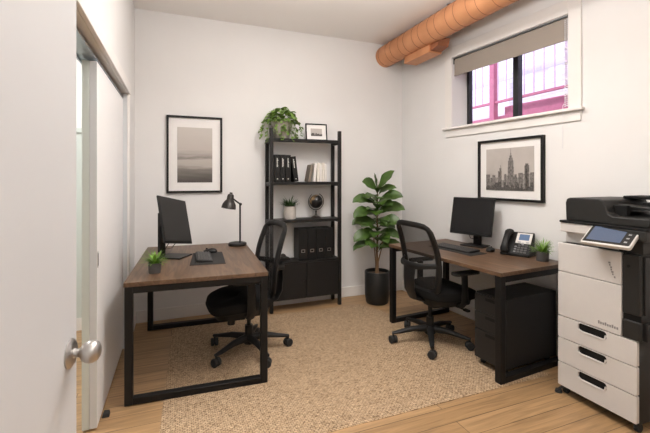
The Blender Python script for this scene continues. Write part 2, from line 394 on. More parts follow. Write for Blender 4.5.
# open white door nearest the camera
AD = R(-7.6); EX, EY = -.228, 1.165
hx, hy = EX - .8 * math.sin(-AD), EY - .8 * math.cos(AD)
d1 = struct(MB().box(-.04, 0, 0, .8, .012, 2.05).build('door_1', 'door', loc=(hx, hy, 0), rotz=AD, bevel=.002))
TX = Matrix.Rotation(R(90), 3, 'Y')
MB().lathe([(.0001, .0), (.036, .0), (.036, .003), (.031, .0075), (.020, .010), (.0001, .011)], (0, .755, .945), 32, TX).build('rosette', 'nickel', d1)
k = MB().lathe([(.0001, .008), (.013, .009), (.011, .014), (.0105, .021), (.013, .025), (.020, .029), (.0255, .037), (.0275, .046), (.0265, .055), (.022, .063), (.013, .068), (.0001, .070)], (0, .755, .945), 36, TX)
k.build('door_knob', 'nickel', d1)

# ------------------------------------------------------------------ rug
RUGT = .004
rc = [(-.075, 1.935), (2.47, 1.92), (1.95, 3.74), (.012, 3.84)]
tag(MB().prism(rc, 'z', 0, RUGT).build('area_rug', 'rug', bevel=.003),
    'large beige woven sisal rug on the oak floor under both chairs', 'rug')

# ------------------------------------------------------------------ desks
def make_desk(label, W, L, loc, rotz):
    t = thing('desk', label, 'desk', loc, rotz)
    MB().box(0, W, 0, L, .718, .745).build('tabletop', 'walnut', t, bevel=.002)
    for y in (0.004, L - .054):
        f = MB(); b = .045
        f.box(.004, .004 + b, y, y + .05, 0, .7175).box(W - .004 - b, W - .004, y, y + .05, 0, .7175)
        f.box(.004 + b, W - .004 - b, y, y + .05, .0, .040).box(.004 + b, W - .004 - b, y, y + .05, .676, .7175)
        f.build('leg_frame', 'black', t, bevel=.003)
    f = MB().box(.25, .29, .054, L - .054, .690, .7175).box(W - .29, W - .25, .054, L - .054, .690, .7175)
    f.build('stretcher', 'black', t)
    return t
D1L, D1R = (-.268, 2.592), R(-3.0)
desk1 = make_desk('walnut desk with black loop legs on the left, beside the white sliding door', .875, 1.27, (*D1L, RUGT), D1R)
D2L, D2R = (2.028, 1.936), R(4.3)
desk2 = make_desk('walnut desk with black loop legs along the window wall, beside the copier', .72, 1.265, (*D2L, RUGT), D2R)
ZT = .745 + RUGT
def on_desk2(x, y): 
    c, s = math.cos(D2R), math.sin(D2R); return (D2L[0] + x * c - y * s, D2L[1] + x * s + y * c)

# ------------------------------------------------------------------ chairs
def make_chair(label, loc, rotz, base_rot, BO, group=None):
    t = thing('office_chair', label, 'office chair', loc, rotz)
    # seat cushion, superellipse stack
    def sup(w, d, z, n=40, e=2.9, fy=0):
        out = []
        for i in range(n):
            a = 2 * math.pi * i / n; ca, sa = math.cos(a), math.sin(a)
            x = w * math.copysign(abs(ca) ** (2 / e), ca); y = d * math.copysign(abs(sa) ** (2 / e), sa)
            drop = -.035 * max(0, (y / d)) ** 3 if d > 0 else 0
            out.append((x, y + fy, z + drop))
        return out
    s = MB().rings([sup(.225, .215, .384, fy=.006), sup(.25, .24, .396, fy=.006), sup(.258, .252, .428, fy=.006), sup(.25, .244, .460, fy=.006), sup(.22, .21, .478, fy=.006), sup(.12, .11, .483, fy=.006), sup(.01, .01, .481, fy=.006)])
    s.build('seat', 'fabric', t)
    MB().rings([sup(.16, .15, .335), sup(.215, .20, .345), sup(.225, .212, .386)]).build('seat_shell', 'chairpl', t)
    # backrest: curved frame with a mesh panel
    def yb(z):  # depth of the back at height z
        q = (z - .50) / .53
        return -.212 - .115 * q - .035 * math.sin(math.pi * min(1, max(0, q)) * 1.0) * -1 - .0
    def hw(z):
        q = (z - .48) / .55
        return .178 + .052 * math.sin(math.pi * min(1, q * .75 + .12)) 
    zs = [.50 + .445 * i / 12 for i in range(13)]
    left = [(-hw(z), yb(z) + .015, z) for z in zs]; right = [(hw(z), yb(z) + .015, z) for z in reversed(zs)]
    ht = hw(.945)
    top = [(-ht + .012, yb(.975) + .012, .975), (-ht + .045, yb(.992) + .006, .992), (-ht * .5, yb(1.0) - .006, 1.0), (0, yb(1.0) - .012, 1.002), (ht * .5, yb(1.0) - .006, 1.0), (ht - .045, yb(.992) + .006, .992), (ht - .012, yb(.975) + .012, .975)]
    hb = hw(.5)
    bot = [(hb - .012, yb(.475) + .012, .475), (hb - .05, yb(.455) + .004, .457), (0, yb(.45) - .01, .45), (-hb + .05, yb(.455) + .004, .457), (-hb + .012, yb(.475) + .012, .475)]
    loop = left + top + right + bot
    rs = [(.018, .033)] * len(left) + [(.016, .024)] * len(top) + [(.018, .033)] * len(right) + [(.011, .02)] * len(bot)
    MB().tube(loop, rs, 10, True, sec=(0, 1, .2)).build('backrest_frame', 'chairpl', t)
    g = MB(); nx = 12; zz = [.46 + .535 * i / 16 for i in range(17)]; vs = []
    for z in zz:
        h = hw(max(.5, min(.97, z))) - (.02 if z < .49 or z > .97 else .005)
        for i in range(nx + 1):
            u = -1 + 2 * i / nx; vs.append((u * h, yb(z) - .02 * (1 - u * u) + .012, z))
    g.add(vs, [(r * (nx + 1) + i, r * (nx + 1) + i + 1, (r + 1) * (nx + 1) + i + 1, (r + 1) * (nx + 1) + i) for r in range(16) for i in range(nx)])
    g.build('backrest_mesh', 'mesh', t)
    # lumbar yoke and spine behind the mesh
    sp = MB().tube([(0, -.08, .352), (0, -.20, .362), (0, -.285, .395), (0, -.318, .46), (0, -.325, .56), (0, -.318, .665)],
                   [(.014, .04), (.016, .05), (.018, .062), (.017, .07), (.015, .075), (.010, .085)], 12, sec=(0, 1, .4))
    sp.build('back_spine', 'chairpl', t)
    MB().tube([(-hw(.68) + .004, yb(.68) + .01, .685), (-.12, -.312, .672), (0, -.326, .665), (.12, -.312, .672), (hw(.68) - .004, yb(.68) + .01, .685)], [(.009, .02), (.010, .026), (.012, .03), (.010, .026), (.009, .02)], 10, sec=(0, 1, 0)).build('lumbar_yoke', 'chairpl', t)
    # arms
    for sx in (-1, 1):
        a = MB().tube([(sx * .15, .0, .352), (sx * .255, .0, .356), (sx * .288, .0, .40), (sx * .285, .0, .55), (sx * .282, .0, .615)], [(.014, .03), (.015, .032), (.016, .034), (.014, .03), (.014, .03)], 10, sec=(sx, 0, .0001))
        ar = a.build('armrest', 'chairpl', t)
        MB().prism(rr(sx * .282 - .043, sx * .282 + .043, -.115, .135, .035), 'z', .615, .639).build('arm_pad', 'rubber', ar, bevel=.008)
    # mechanism, lever, gas column
    MB().box(-.075, .075, -.13, .10, .295, .336).build('tilt_mechanism', 'chairpl', t, bevel=.012)
    MB().cyl((.07, .03, .318), (.235, .06, .312), .006).box(.215, .265, .045, .075, .305, .32).build('height_lever', 'chairpl', t)
    MB().cyl((-.06, .09, .33), (-.06, .09, .26), .028).build('tension_knob', 'chairpl', t)
    MB().cyl((0, BO, .10), (0, BO, .21), .031).cyl((0, BO, .21), (0, BO, .31), .016).build('gas_column', 'chairpl', t)
    MB().lathe([(.0001, .062), (.035, .062), (.046, .075), (.046, .125), (.036, .14), (.0001, .14)], (0, BO, 0)).build('base_hub', 'chairpl', t)
    for k in range(5):
        a = base_rot + k * 2 * math.pi / 5 - rotz; ca, sa = math.cos(a), math.sin(a)
        MB().tube([(.03 * ca, BO + .03 * sa, .112), (.15 * ca, BO + .15 * sa, .112), (.27 * ca, BO + .27 * sa, .090), (.325 * ca, BO + .325 * sa, .082)], [(.030, .030), (.023, .025), (.015, .020), (.011, .016)], 10, sec=(0, 0, 1)).build('base_leg', 'chairpl', t)
        cx, cy = .318 * ca, BO + .318 * sa; b = R(-160 + 35 * k) - rotz; px, py = math.cos(b), math.sin(b); nx_, ny_ = -py, px
        cs = MB().cyl((cx, cy, .032), (cx, cy, .085), .008).cyl((cx + nx_ * -.012, cy + ny_ * -.012, .032), (cx + nx_ * .012, cy + ny_ * .012, .032), .022, n=18)
        cas = cs.build('caster', 'chairpl', t)
        for o in (-.017, .017):
            MB().cyl((cx + nx_ * (o - .012), cy + ny_ * (o - .012), .031), (cx + nx_ * (o + .012), cy + ny_ * (o + .012), .031), .031, n=22).build('caster_wheel', 'rubber', cas, bevel=.005)
    return t
# local +y is the way a chair faces
chair1 = make_chair('black mesh office chair at the left desk, back towards the shelf', (.508, 3.065, RUGT), R(96), R(-4), -.065)
chair2 = make_chair('black mesh office chair at the window-wall desk, seen from behind', (2.138, 2.69, RUGT), R(-89), R(20), -.112)

# ------------------------------------------------------------------ monitors
def make_monitor(label, w, h, center, yaw, tilt, roll, base, smat, bw=.20, bd=.17, col=None):
    b = Vector(base); t = thing('monitor', label, 'monitor', base, 0)
    Rm = Matrix.Rotation(yaw, 3, 'Z') @ Matrix.Rotation(-tilt, 3, 'X') @ Matrix.Rotation(roll, 3, 'Y')
    c = Vector(center) - b
    T = Matrix.Translation(c) @ Rm.to_4x4()
    MB().box(-w / 2, w / 2, .004, .018, -h / 2, h / 2, T).box(-w * .3, w * .3, .018, .05, -h * .3, h * .3, T).build('housing', 'plastic', t, bevel=.004)
    MB().box(-w / 2 + .009, w / 2 - .009, -.0, .006, -h / 2 + .018, h / 2 - .009, T).build('screen', smat, t)
    Yw = Matrix.Rotation(yaw, 3, 'Z')
    MB().prism([(-bw / 2, -bd / 2), (bw / 2, -bd / 2), (bw / 2 * .9, bd / 2), (-bw / 2 * .9, bd / 2)], 'z', 0, .010)
    bp = MB().prism([(-bw / 2, -bd / 2), (bw / 2, -bd / 2), (bw / 2 * .9, bd / 2), (-bw / 2 * .9, bd / 2)], 'z', 0, .010)
    bp.v = [Yw @ v for v in bp.v]; bp.build('base', 'plastic', t, bevel=.003)
    mount = c + Rm @ Vector((0, .05, 0))
    foot = Yw @ Vector((0, .035, 0)) if col is None else Vector((col[0] - b.x, col[1] - b.y, 0)); topz = mount.z + .07
    pl = MB().box(-.036, .036, -.013, .013, .010, topz, Matrix.Translation(foot) @ Yw.to_4x4())
    pl.build('stand_column', 'plastic', t, bevel=.004)
    q = Vector((foot.x, foot.y, mount.z))
    MB().cyl(mount - (mount - q) * .0, q, .022).build('mount', 'plastic', t)
    a = c + Rm @ Vector((.02, .04, -h * .3)); e = foot + Yw @ Vector((.0, -.013, .06))
    cb = MB()
    for o in (.05, -.045):
        a = c + Rm @ Vector((o, .04, -h * .28)); m_ = (a + e) / 2 + Vector((0, 0, -.05)) + Yw @ Vector((o * .4, .0, 0))
        cb.tube([a, a + Vector((0, 0, -.05)), m_, e], .003, 6)
    cb.build('cable', 'rubber', t)
    return t
make_monitor('black monitor turned sideways on the left desk behind the small plant', .375, .366, (.036, 3.245, 1.047), R(59.2), R(16), R(10.6), (.02, 3.315, ZT), 'screen_l', .20, .21, (-.072, 3.335))
make_monitor('black monitor on the window-wall desk under the skyline picture', .412, .345, (2.560, 2.789, 1.030), R(-72), R(11.5), R(0), (2.625, 2.805, ZT), 'screen', .22, .17)

# ------------------------------------------------------------------ desk mats, keyboards, mice
def quad_slab(name, m, pts, z0, z1, label, cat):
    return tag(MB().prism(pts, 'z', z0, z1).build(name, m, bevel=.0015), label, cat)
m1 = [(.121, 2.93), (.372, 2.905), (.402, 3.375), (.168, 3.40)]
quad_slab('desk_mat', 'matpad', m1, ZT, ZT + .003, 'dark desk mat under the keyboard on the left desk', 'desk mat')
m2 = [(2.245, 2.45), (2.44, 2.475), (2.455, 2.93), (2.205, 2.96)]
quad_slab('desk_mat', 'matpad', m2, ZT, ZT + .003, 'dark desk mat under the keyboard on the window-wall desk', 'desk mat')
def make_keyboard(label, loc, rotz, L, W, tilt=.012):
    t = thing('keyboard', label, 'keyboard', loc, rotz)     # local x = depth towards the screen, y = length
    MB().prism([(-W / 2, 0), (W / 2, 0), (W / 2, tilt + .008), (-W / 2, .008)], 'y', -L / 2, L / 2).build('keyboard_body', 'plastic', t, bevel=.003)
    kb = MB(); rows = 5; cols = 15
    for r in range(rows):
        x0 = -W / 2 + .010 + r * (W - .02) / rows; x1 = x0 + (W - .02) / rows - .0055
        zt = .008 + tilt * ((x0 + x1) / 2 + W / 2) / W
        for c_ in range(cols):
            y0 = -L / 2 + .010 + c_ * (L - .02) / cols; y1 = y0 + (L - .02) / cols - .0055
            if r == 0 and 4 <= c_ <= 9:
                if c_ != 4: continue
                y1 = y0 + 6 * (L - .02) / cols - .0055
            kb.box(x0, x1, y0, y1, zt - .002, zt + .0045)
    kb.build('keys', 'keys', t)
    return t
make_keyboard('black keyboard on the dark mat of the left desk', (.238, 3.175, ZT + .003), R(180 - 2), .36, .118)
make_keyboard('black keyboard in front of the monitor on the window-wall desk', (2.345, 2.75, ZT + .003), R(6), .42, .135)
def make_mouse(label, loc, rotz):
    t = thing('mouse', label, 'computer mouse', loc, rotz)
    rg = []
    for s_, z in ((.94, 0), (1, .008), (.96, .018), (.82, .027), (.55, .034), (.1, .037)):
        rg.append([(.034 * s_ * math.cos(a), .058 * s_ * math.sin(a) - (1 - s_) * .008, z - .006 * max(0, math.sin(a)) * (z > .02)) for a in [2 * math.pi * i / 24 for i in range(24)]])
    MB().rings(rg).build('mouse_shell', 'plastic', t)
    MB().cyl((-.004, .03, .03), (.004, .03, .03), .008).build('scroll_wheel', 'rubber', t)
    return t
make_mouse('black mouse beyond the keyboard on the left desk mat', (.305, 3.375, ZT + .003), R(70))
make_mouse('black mouse beside the desk phone on the window-wall desk', (2.555, 2.555, ZT), R(-60))

# ------------------------------------------------------------------ desk lamp
t = thing('desk_lamp', 'black metal desk lamp standing at the back of the left desk', 'desk lamp', (.575, 3.655, ZT), 0)
MB().lathe([(.0001, 0), (.082, 0), (.084, .006), (.084, .020), (.078, .027), (.0001, .028)], n=36).build('lamp_base', 'plastic', t)
px_, py_ = .022, -.012
MB().cyl((px_, py_, .025), (px_, py_, .375), .0085).build('lamp_pole', 'plastic', t)
jt = Vector((px_ + .004, py_, .385))
MB().ball(jt, .014).cyl(jt + Vector((0, -.02, 0)), jt + Vector((0, .02, 0)), .009).build('lamp_joint', 'plastic', t)
hd = Vector((-.050, .012, .445))
MB().tube([jt, jt + (hd - jt) * .5, hd], .0075, 8).build('lamp_arm', 'plastic', t)
ax = (Vector((-.090, -.02, .362)) - Vector((-.064, .0, .50))).normalized()
T3 = Vector((0, 0, -1)).rotation_difference(ax).to_matrix()
hc = Vector((-.062, .0, .468))
MB().lathe([(.0001, .028), (.014, .028), (.014, .014), (.027, .008), (.030, -.005), (.031, -.040), (.046, -.058), (.061, -.085), (.067, -.122), (.063, -.122), (.057, -.086), (.042, -.060), (.0001, -.050)], hc, 32, T3).build('lamp_shade', 'lampm', t)
MB().ball(hc + ax * .085, .022).build('light_bulb', 'bulb', t)

# ------------------------------------------------------------------ plants
def blade(mb, base, az, L, lean, wd, nseg=4, curl=.6):
    d = Vector((math.cos(az), math.sin(az), 0)); side = Vector((-math.sin(az), math.cos(az), 0))
    p = Vector(base); ang = lean; vs = []; st = L / nseg
    for i in range(nseg + 1):
        f = i / nseg; wdt = wd * (1 - f) ** .6 * (.7 + .6 * f) if f < 1 else .0003
        vs += [p - side * wdt, p + side * wdt]
        p = p + (d * math.sin(ang) + Vector((0, 0, 1)) * math.cos(ang)) * st; ang += curl / nseg
    mb.add(vs, [(2 * i, 2 * i + 1, 2 * i + 3, 2 * i + 2) for i in range(nseg)])
def tuft_plant(label, loc, pr, ph, pot, gm, n, Lb, wd, taper=.85, spread=1.0):
    t = thing('potted_plant', label, 'plant', loc, 0)
    MB().lathe([(.0001, 0), (pr * taper, 0), (pr * (taper + .04), .004), (pr, ph), (pr * .9, ph), (pr * .88, ph * .88), (.0001, ph * .88)], n=32).build('pot', pot, t)
    MB().lathe([(.0001, ph * .90), (pr * .885, ph * .885), (pr * .885, ph * .87), (.0001, ph * .87)], n=24).build('soil', 'soil', t)
    g = MB()
    for i in range(n):
        az = random.uniform(0, 2 * math.pi); q = random.random() ** .7
        r0 = pr * .55 * q
        blade(g, (r0 * math.cos(az), r0 * math.sin(az), ph * .88), az + random.uniform(-.5, .5), Lb * random.uniform(.65, 1.05) * (1.05 - .25 * q), .12 + .85 * q * spread, wd, 5, random.uniform(.3, 1.1))
    g.build('foliage', gm, t)
    return t
tuft_plant('small green tuft plant in a dark grey pot on the left desk corner', (-.103, 2.80, ZT), .042, .068, 'graypot', 'grass', 120, .11, .0046, spread=1.25)
tuft_plant('small green tuft plant in a dark grey pot beside the desk phone', (2.625, 2.11, ZT), .047, .076, 'graypot', 'grass', 130, .115, .005, spread=1.35)
tuft_plant('small dark green plant in a white pot on the shelf beside the globe', (1.165, 3.93, .9465), .067, .135, 'whitepot', 'grass2', 120, .155, .006, .93)

def leaf(mb, base, d, L, Wd, droop=.9, fold=.25, up=Vector((0, 0, 1)), twist=0.0, prof=None, nu=8):
    d = Vector(d).normalized(); side = d.cross(up)
    if side.length < 1e-3: side = Vector((1, 0, 0))
    side.normalize()
    p = Vector(base); el = math.asin(max(-1, min(1, d.z))); hd_ = Vector((d.x, d.y, 0)); hd_ = hd_.normalized() if hd_.length > 1e-4 else Vector((1, 0, 0))
    vs = []; st = L / nu
    prof = prof or [.06, .30, .52, .70, .88, 1.0, .97, .66, .05]
    for i in range(nu + 1):
        f = i / nu; fwd = hd_ * math.cos(el) + up * math.sin(el); nrm = side.cross(fwd).normalized() 
        s2 = (side * math.cos(twist) + nrm * math.sin(twist)); n2 = s2.cross(fwd)
        wv = Wd / 2 * prof[min(len(prof) - 1, round(f * (len(prof) - 1)))]
        ru = .012 * math.sin(i * 1.9) * (L / .25)
        for u in (-1, -.5, 0, .5, 1):
            vs.append(p + s2 * (u * wv) + n2 * (abs(u) * wv * fold + (abs(u) > .9) * ru * .5))
        p = p + fwd * st; el -= droop / nu
    mb.add(vs, [(r * 5 + i, r * 5 + i + 1, (r + 1) * 5 + i + 1, (r + 1) * 5 + i) for r in range(nu) for i in range(4)])

# tall leafy plant in the corner
PSI = R(21.75); RT = Vector((math.cos(PSI), -math.sin(PSI), 0)); FW = Vector((math.sin(PSI), math.cos(PSI), 0))
t = thing('potted_plant', 'tall broad-leaved plant in a black cylinder pot in the room corner', 'plant', (2.12, 3.755, 0), 0)
MB().lathe([(.0001, 0), (.112, 0), (.122, .012), (.136, .10), (.138, .345), (.134, .352), (.126, .352), (.124, .315), (.0001, .315)], n=44).build('pot', 'blackpot', t)
MB().lathe([(.0001, .322), (.06, .320), (.124, .316), (.124, .31), (.0001, .31)], n=30).build('soil', 'soil', t)
st = MB(); st.tube([(0, 0, .31), (.008, 0, .42), (.0, .003, .55), (.006, 0, .75), (.0, 0, 1.0), (.012, 0, 1.34)], [.013, .012, .011, .010, .008, .004], 8)
st.tube([(-.012, .0, .31), (-.015, 0, .45), (-.04, -.01, .62), (-.055, -.02, .80)], [.009, .008, .006, .004], 8)
st.tube([(.012, .0, .31), (.014, .0, .45), (.045, -.02, .60), (.06, -.03, .78)], [.009, .008, .006, .004], 8)
st.build('stem', 'stem', t)
fo = MB()
def put(side, fwd, z0, elev, L, Wd, droop, off=0.0):
    h = RT * side + FW * fwd; h.normalize()
    d = h * math.cos(elev) + Vector((0, 0, math.sin(elev)))
    base = Vector((.004, 0, z0)) + h * .02 + RT * off
    fo.tube([base - d * .035, base], .0028, 5); leaf(fo, base, d, L, Wd * 1.08, droop * 1.15, .2, twist=-(.62 + .6 * (elev > 1)) * h.dot(RT) + random.uniform(-.3, .3), prof=[.06, .36, .62, .84, .98, 1.0, .84, .5, .03])
for side, fwd, z0, el, L, Wd, dr in [
    (.8, -.25, 1.255, 1.15, .27, .125, .55), (-.8, -.4, 1.24, 1.05, .22, .11, 1.1), (-.25, -.3, 1.28, 1.35, .16, .06, .1), (.2, -1, 1.22, .9, .17, .11, 1.0), (.1, .9, 1.22, .9, .18, .10, 1.0),
    (1, -.35, 1.11, .80, .29, .13, 1.15), (-1, -.2, 1.09, .70, .29, .13, 1.25), (.15, -1, 1.10, .55, .19, .13, 1.2), (-.3, 1, 1.12, .6, .2, .12, 1.1),
    (1, -.1, .99, .75, .31, .13, 1.25), (-1, -.45, .97, .60, .31, .13, 1.35), (-.2, -1, 1.00, .5, .2, .13, 1.2), (.5, .9, 1.0, .6, .2, .12, 1.2),
    (1, -.55, .88, .62, .27, .13, 1.3), (-1, -.1, .87, .62, .29, .13, 1.3), (.4, -1, .88, .5, .2, .13, 1.2), (-.5, .9, .88, .5, .2, .12, 1.2),
    (1, -.3, .76, .45, .25, .12, 1.3), (-1, -.35, .72, .62, .30, .13, 1.5), (-.35, -1, .78, .45, .19, .12, 1.25), (.5, -1, .70, .55, .19, .12, 1.3),
    (1, -.25, .58, .95, .30, .11, 1.75), (-1, -.3, .58, .95, .32, .12, 1.85), (-.5, -1, .64, .6, .2, .11, 1.3), (.1, .9, .68, .5, .2, .12, 1.2), (.45, -.9, .60, .9, .18, .10, 1.3)]:
    put(side, fwd, z0, el, L, Wd, dr)
for i in range(22):
    z0 = .62 + .58 * i / 21; az = i * 2.4
    put(math.cos(az), -abs(math.sin(az)) * .9, z0, random.uniform(.5, 1.0), random.uniform(.16, .22), .105, random.uniform(.9, 1.5))
fo.build('foliage', 'leaf', t)

# trailing plant on top of the shelf
t = thing('potted_plant', 'trailing green plant in a pale concrete pot on top of the shelf', 'plant', (1.075, 3.93, 1.7885), 0)
MB().lathe([(.0001, 0), (.078, 0), (.082, .005), (.112, .178), (.100, .178), (.098, .15), (.0001, .15)], n=40).build('pot', 'concrete', t)
MB().lathe([(.0001, .16), (.098, .155), (.098, .145), (.0001, .145)], n=24).build('soil', 'soil', t)
fo = MB(); sm = MB()
hp = [.1, .75, 1.0, .95, .8, .55, .05]
for i in range(125):
    az = random.uniform(0, 2 * math.pi); q = random.random() ** .6
    r0 = .13 * q; z = .180 + .105 * (1 - q * q) + random.uniform(-.025, .03)
    base = Vector((r0 * math.cos(az) * 1.05, r0 * math.sin(az) * .75, z))
    d = Vector((math.cos(az + random.uniform(-.6, .6)), math.sin(az + random.uniform(-.6, .6)) * .8, random.uniform(.0, .9) * (1.2 - q)))
    leaf(fo, base, d, random.uniform(.06, .095), random.uniform(.036, .055), random.uniform(.7, 1.6), .25, prof=hp, nu=6, twist=random.uniform(-.5, .5))
for az, out, drop in [(3.14, .21, .17), (3.5, .17, .22), (2.7, .19, .10), (4.0, .13, .14), (4.45, .105, .20), (4.7, .10, .11), (5.1, .12, .13), (5.7, .14, .18), (6.1, .20, .14), (.3, .18, .18), (5.4, .125, .2)]:
    p0 = Vector((.08 * math.cos(az), .08 * math.sin(az), .18)); pts = [p0]
    for k in range(1, 9):
        f = k / 8; r_ = .08 + (out - .08) * min(1, f * 2.2); z = .185 + .03 * math.sin(f * math.pi) * (f < .5) - drop * max(0, f - .2) / .8
        pts.append(Vector((r_ * math.cos(az) + .006 * math.sin(k * 2), r_ * math.sin(az) * (.85 if math.sin(az) > -.3 else 1), z)))
    sm.tube(pts, .0018, 5)
    for k in range(2, 9):
        for s_ in (0, 1):
            leaf(fo, pts[k], (math.cos(az + random.uniform(-1.3, 1.3)), math.sin(az + random.uniform(-1.3, 1.3)), random.uniform(-.4, .3)), random.uniform(.032, .048), random.uniform(.022, .032), 1.2, .2, prof=hp, nu=6)
sm.build('stem', 'leaf2', t); fo.build('foliage', 'leaf2', t)

# ------------------------------------------------------------------ shelf unit
SX0, SX1, SY0, SY1 = .928, 1.718, 3.822, 4.045
t = thing('shelf_unit', 'tall black metal shelf unit with a two-door cabinet against the back wall', 'shelf', (0, 0, 0), 0)
t.location = (SX0, SY0, RUGT); ox, oy = SX0, SY0
W_, D_ = SX1 - SX0, SY1 - SY0; P_ = .034
for x in (0, W_ - P_):
    for y in (0, D_ - P_):
        MB().box(x, x + P_, y, y + P_, 0, 1.885 if y == 0 else 1.78).build('post', 'blackshelf', t, bevel=.002)
for z in (1.758, 1.308, .915):
    s = MB().box(.0, W_, P_ * .5, D_ - .002, z + .008, z + .030 - RUGT + .0).box(P_, W_ - P_, .003, .02, z - .004, z + .030 - RUGT)
    for x in (.004, W_ - .03): s.box(x, x + .026, P_, D_ - P_, z - .018, z + .008)
    s.build('shelf_board', 'blackshelf', t, bevel=.001)
cb = MB().box(P_ * .5, W_ - P_ * .5, .020, D_ - .004, .120, .135).box(P_ * .5, W_ - P_ * .5, .004, D_ - .004, .490, .508)
cb.box(P_ * .5, P_ * .5 + .014, .020, D_ - .004, .135, .490).box(W_ - P_ * .5 - .014, W_ - P_ * .5, .020, D_ - .004, .135, .490).box(P_, W_ - P_, D_ - .012, D_ - .004, .135, .490)
cb.build('cabinet', 'blackshelf', t, bevel=.001)
mid = W_ / 2
for a, b, kx in ((P_ + .002, mid - .002, mid - .032), (mid + .002, W_ - P_ - .002, mid + .032)):
    dr = MB().box(a, b, .006, .022, .118, .487).build('door', 'blackshelf', t, bevel=.002)
    MB().cyl((kx, .006, .300), (kx, -.012, .300), .006, .008).build('knob', 'black', dr)

# things on the shelf
t = thing('photo_frame', 'small black framed skyline photo standing on top of the shelf', 'picture frame', (1.478, 3.955, 1.7885), R(-3))
def picture(t, w, h, fw, fd, mw_x, mw_b, mw_t, lean=0.0):
    """frame in the local x-z plane, front towards -y, bottom centre at the origin; returns the print window"""
    T = Matrix.Rotation(-lean, 4, 'X')
    def B(mb): mb.v = [T @ v for v in mb.v]; return mb
    o = [(-w / 2, 0), (w / 2, 0), (w / 2, h), (-w / 2, h)]; i = [(-w / 2 + fw, fw), (w / 2 - fw, fw), (w / 2 - fw, h - fw), (-w / 2 + fw, h - fw)]
    B(MB().plate(o, [i], 'y', -fd, 0)).build('frame', 'black', t, bevel=.0015)
    B(MB().box(-w / 2 + fw, w / 2 - fw, -fd * .45, -.001, fw, h - fw)).build('mount_board', 'paper', t)
    return B, (-w / 2 + fw + mw_x, w / 2 - fw - mw_x, fw + mw_b, h - fw - mw_t)
B, (a0, a1, b0, b1) = picture(t, .245, .188, .012, .016, .046, .038, .042, .14)
pr_ = B(MB().box(a0, a1, -.0085, -.007, b0, b1)).build('print', 'sky_print', t)
sk = MB(); x = a0 + .002
while x < a1 - .008:
    wd = random.uniform(.006, .012); sk.box(x, min(a1, x + wd), -.0092, -.0084, b0, b0 + random.uniform(.012, .034)); x += wd
B(sk).build('skyline', 'city3', pr_)

def make_book(x0, w, h, d, m, marks, label, group, lean=0.0, z=1.3385, y=3.855, cat='book', thick_mark='label'):
    t = thing('book', label, cat, (x0, y, z + max(0, w * math.sin(lean))), 0, group)
    T = Matrix.Rotation(lean, 4, 'Y')
    def B(mb): mb.v = [T @ v for v in mb.v]; return mb
    B(MB().box(0, w, 0, d, 0, h)).build('cover', m, t, bevel=.003)
    if marks:
        mk = MB(); z0 = h * .55
        for k in range(9):
            mk.box(w * .36, w * (.50 + .14 * random.random()), -.0008, .0012, z0 + k * .0105, z0 + k * .0105 + random.uniform(.006, .0085))
        mk.box(w * .36, w * .41, -.0006, .0012, z0, z0 + .092)
        B(mk).build('spine_lettering', thick_mark, t)
        B(MB().box(w * .36, w * .62, -.0008, .0012, h * .10, h * .13)).build('spine_mark', thick_mark, t)
    return t
gb = 'black volumes on the upper shelf'
make_book(.985, .056, .283, .15, 'bookb', True, 'black book with white spine lettering, first on the left of the upper shelf', gb)
make_book(1.043, .056, .283, .15, 'bookb', True, 'black book with white spine lettering, second from the left shelf post', gb)
make_book(1.101, .054, .281, .15, 'bookb', True, 'black book with white spine lettering, upright beside the slanting black one', gb)
make_book(1.190, .052, .266, .15, 'bookb', True, 'black book slanting to the left against the other black volumes', gb, lean=-.125)
gw = 'pale books on the upper shelf'
for x0, w, h, m, ln, lb in [
    (1.350, .026, .185, 'bookt', .19, 'taupe book leaning at the left end of the pale books'),
    (1.405, .030, .200, 'bookw2', .085, 'white book leaning slightly, next to the taupe book'),
    (1.450, .028, .205, 'bookw1', .02, 'cream book standing third from the left among the pale books'),
    (1.480, .026, .198, 'bookw2', .0, 'white book standing fourth from the left among the pale books'),
    (1.508, .030, .205, 'bookw1', .0, 'cream book second from the right end of the pale books'),
    (1.540, .024, .190, 'bookw2', .0, 'white book at the right end of the pale books')]:
    make_book(x0, w, h, .13, m, False, lb, gw, lean=ln, y=3.865)

# globe
t = thing('globe', 'black and gold desk globe on a round stand on the middle shelf', 'globe', (1.465, 3.935, .9465), 0)
MB().lathe([(.0001, 0), (.062, 0), (.062, .006), (.045, .014), (.018, .026), (.010, .050), (.010, .078), (.0001, .080)], n=32).build('globe_stand', 'lampm', t)
MB().ball((0, 0, .178), .074, n=32, m=20).build('globe_ball', 'gold', t)
MB().tube([(.091 * math.sin(a) * .96, .0, .178 - .091 * math.cos(a)) for a in [R(-165 + 20 + i * 12.5) for i in range(25)]], (.0045), 8).build('meridian_ring', 'lampm', t)

# box files
gx = 'black box files on the cabinet'
for i, (x0, w, lb) in enumerate([(1.243, .097, 'black box file at the left end of the row on the cabinet'), (1.343, .097, 'black box file second from the left in the row on the cabinet'),
                                 (1.443, .097, 'black box file third from the left in the row on the cabinet'), (1.543, .088, 'black box file at the right end of the row, nearest the shelf post')]):
    f = thing('box_file', lb, 'box file', (x0, 3.858, .5155), 0, gx)
    MB().box(0, w, 0, .172, 0, .325).build('file_case', 'bookb', f, bevel=.003)
    MB().plate(rr(w / 2 - .021, w / 2 + .021, .076, .110, .004), [rr(w / 2 - .014, w / 2 + .014, .083, .103, .003)], 'y', -.003, .001).build('label_holder', 'nickel', f)
    MB().cyl((w / 2, -.002, .093), (w / 2, .001, .093), .009, n=16).build('finger_hole', 'copk', f)
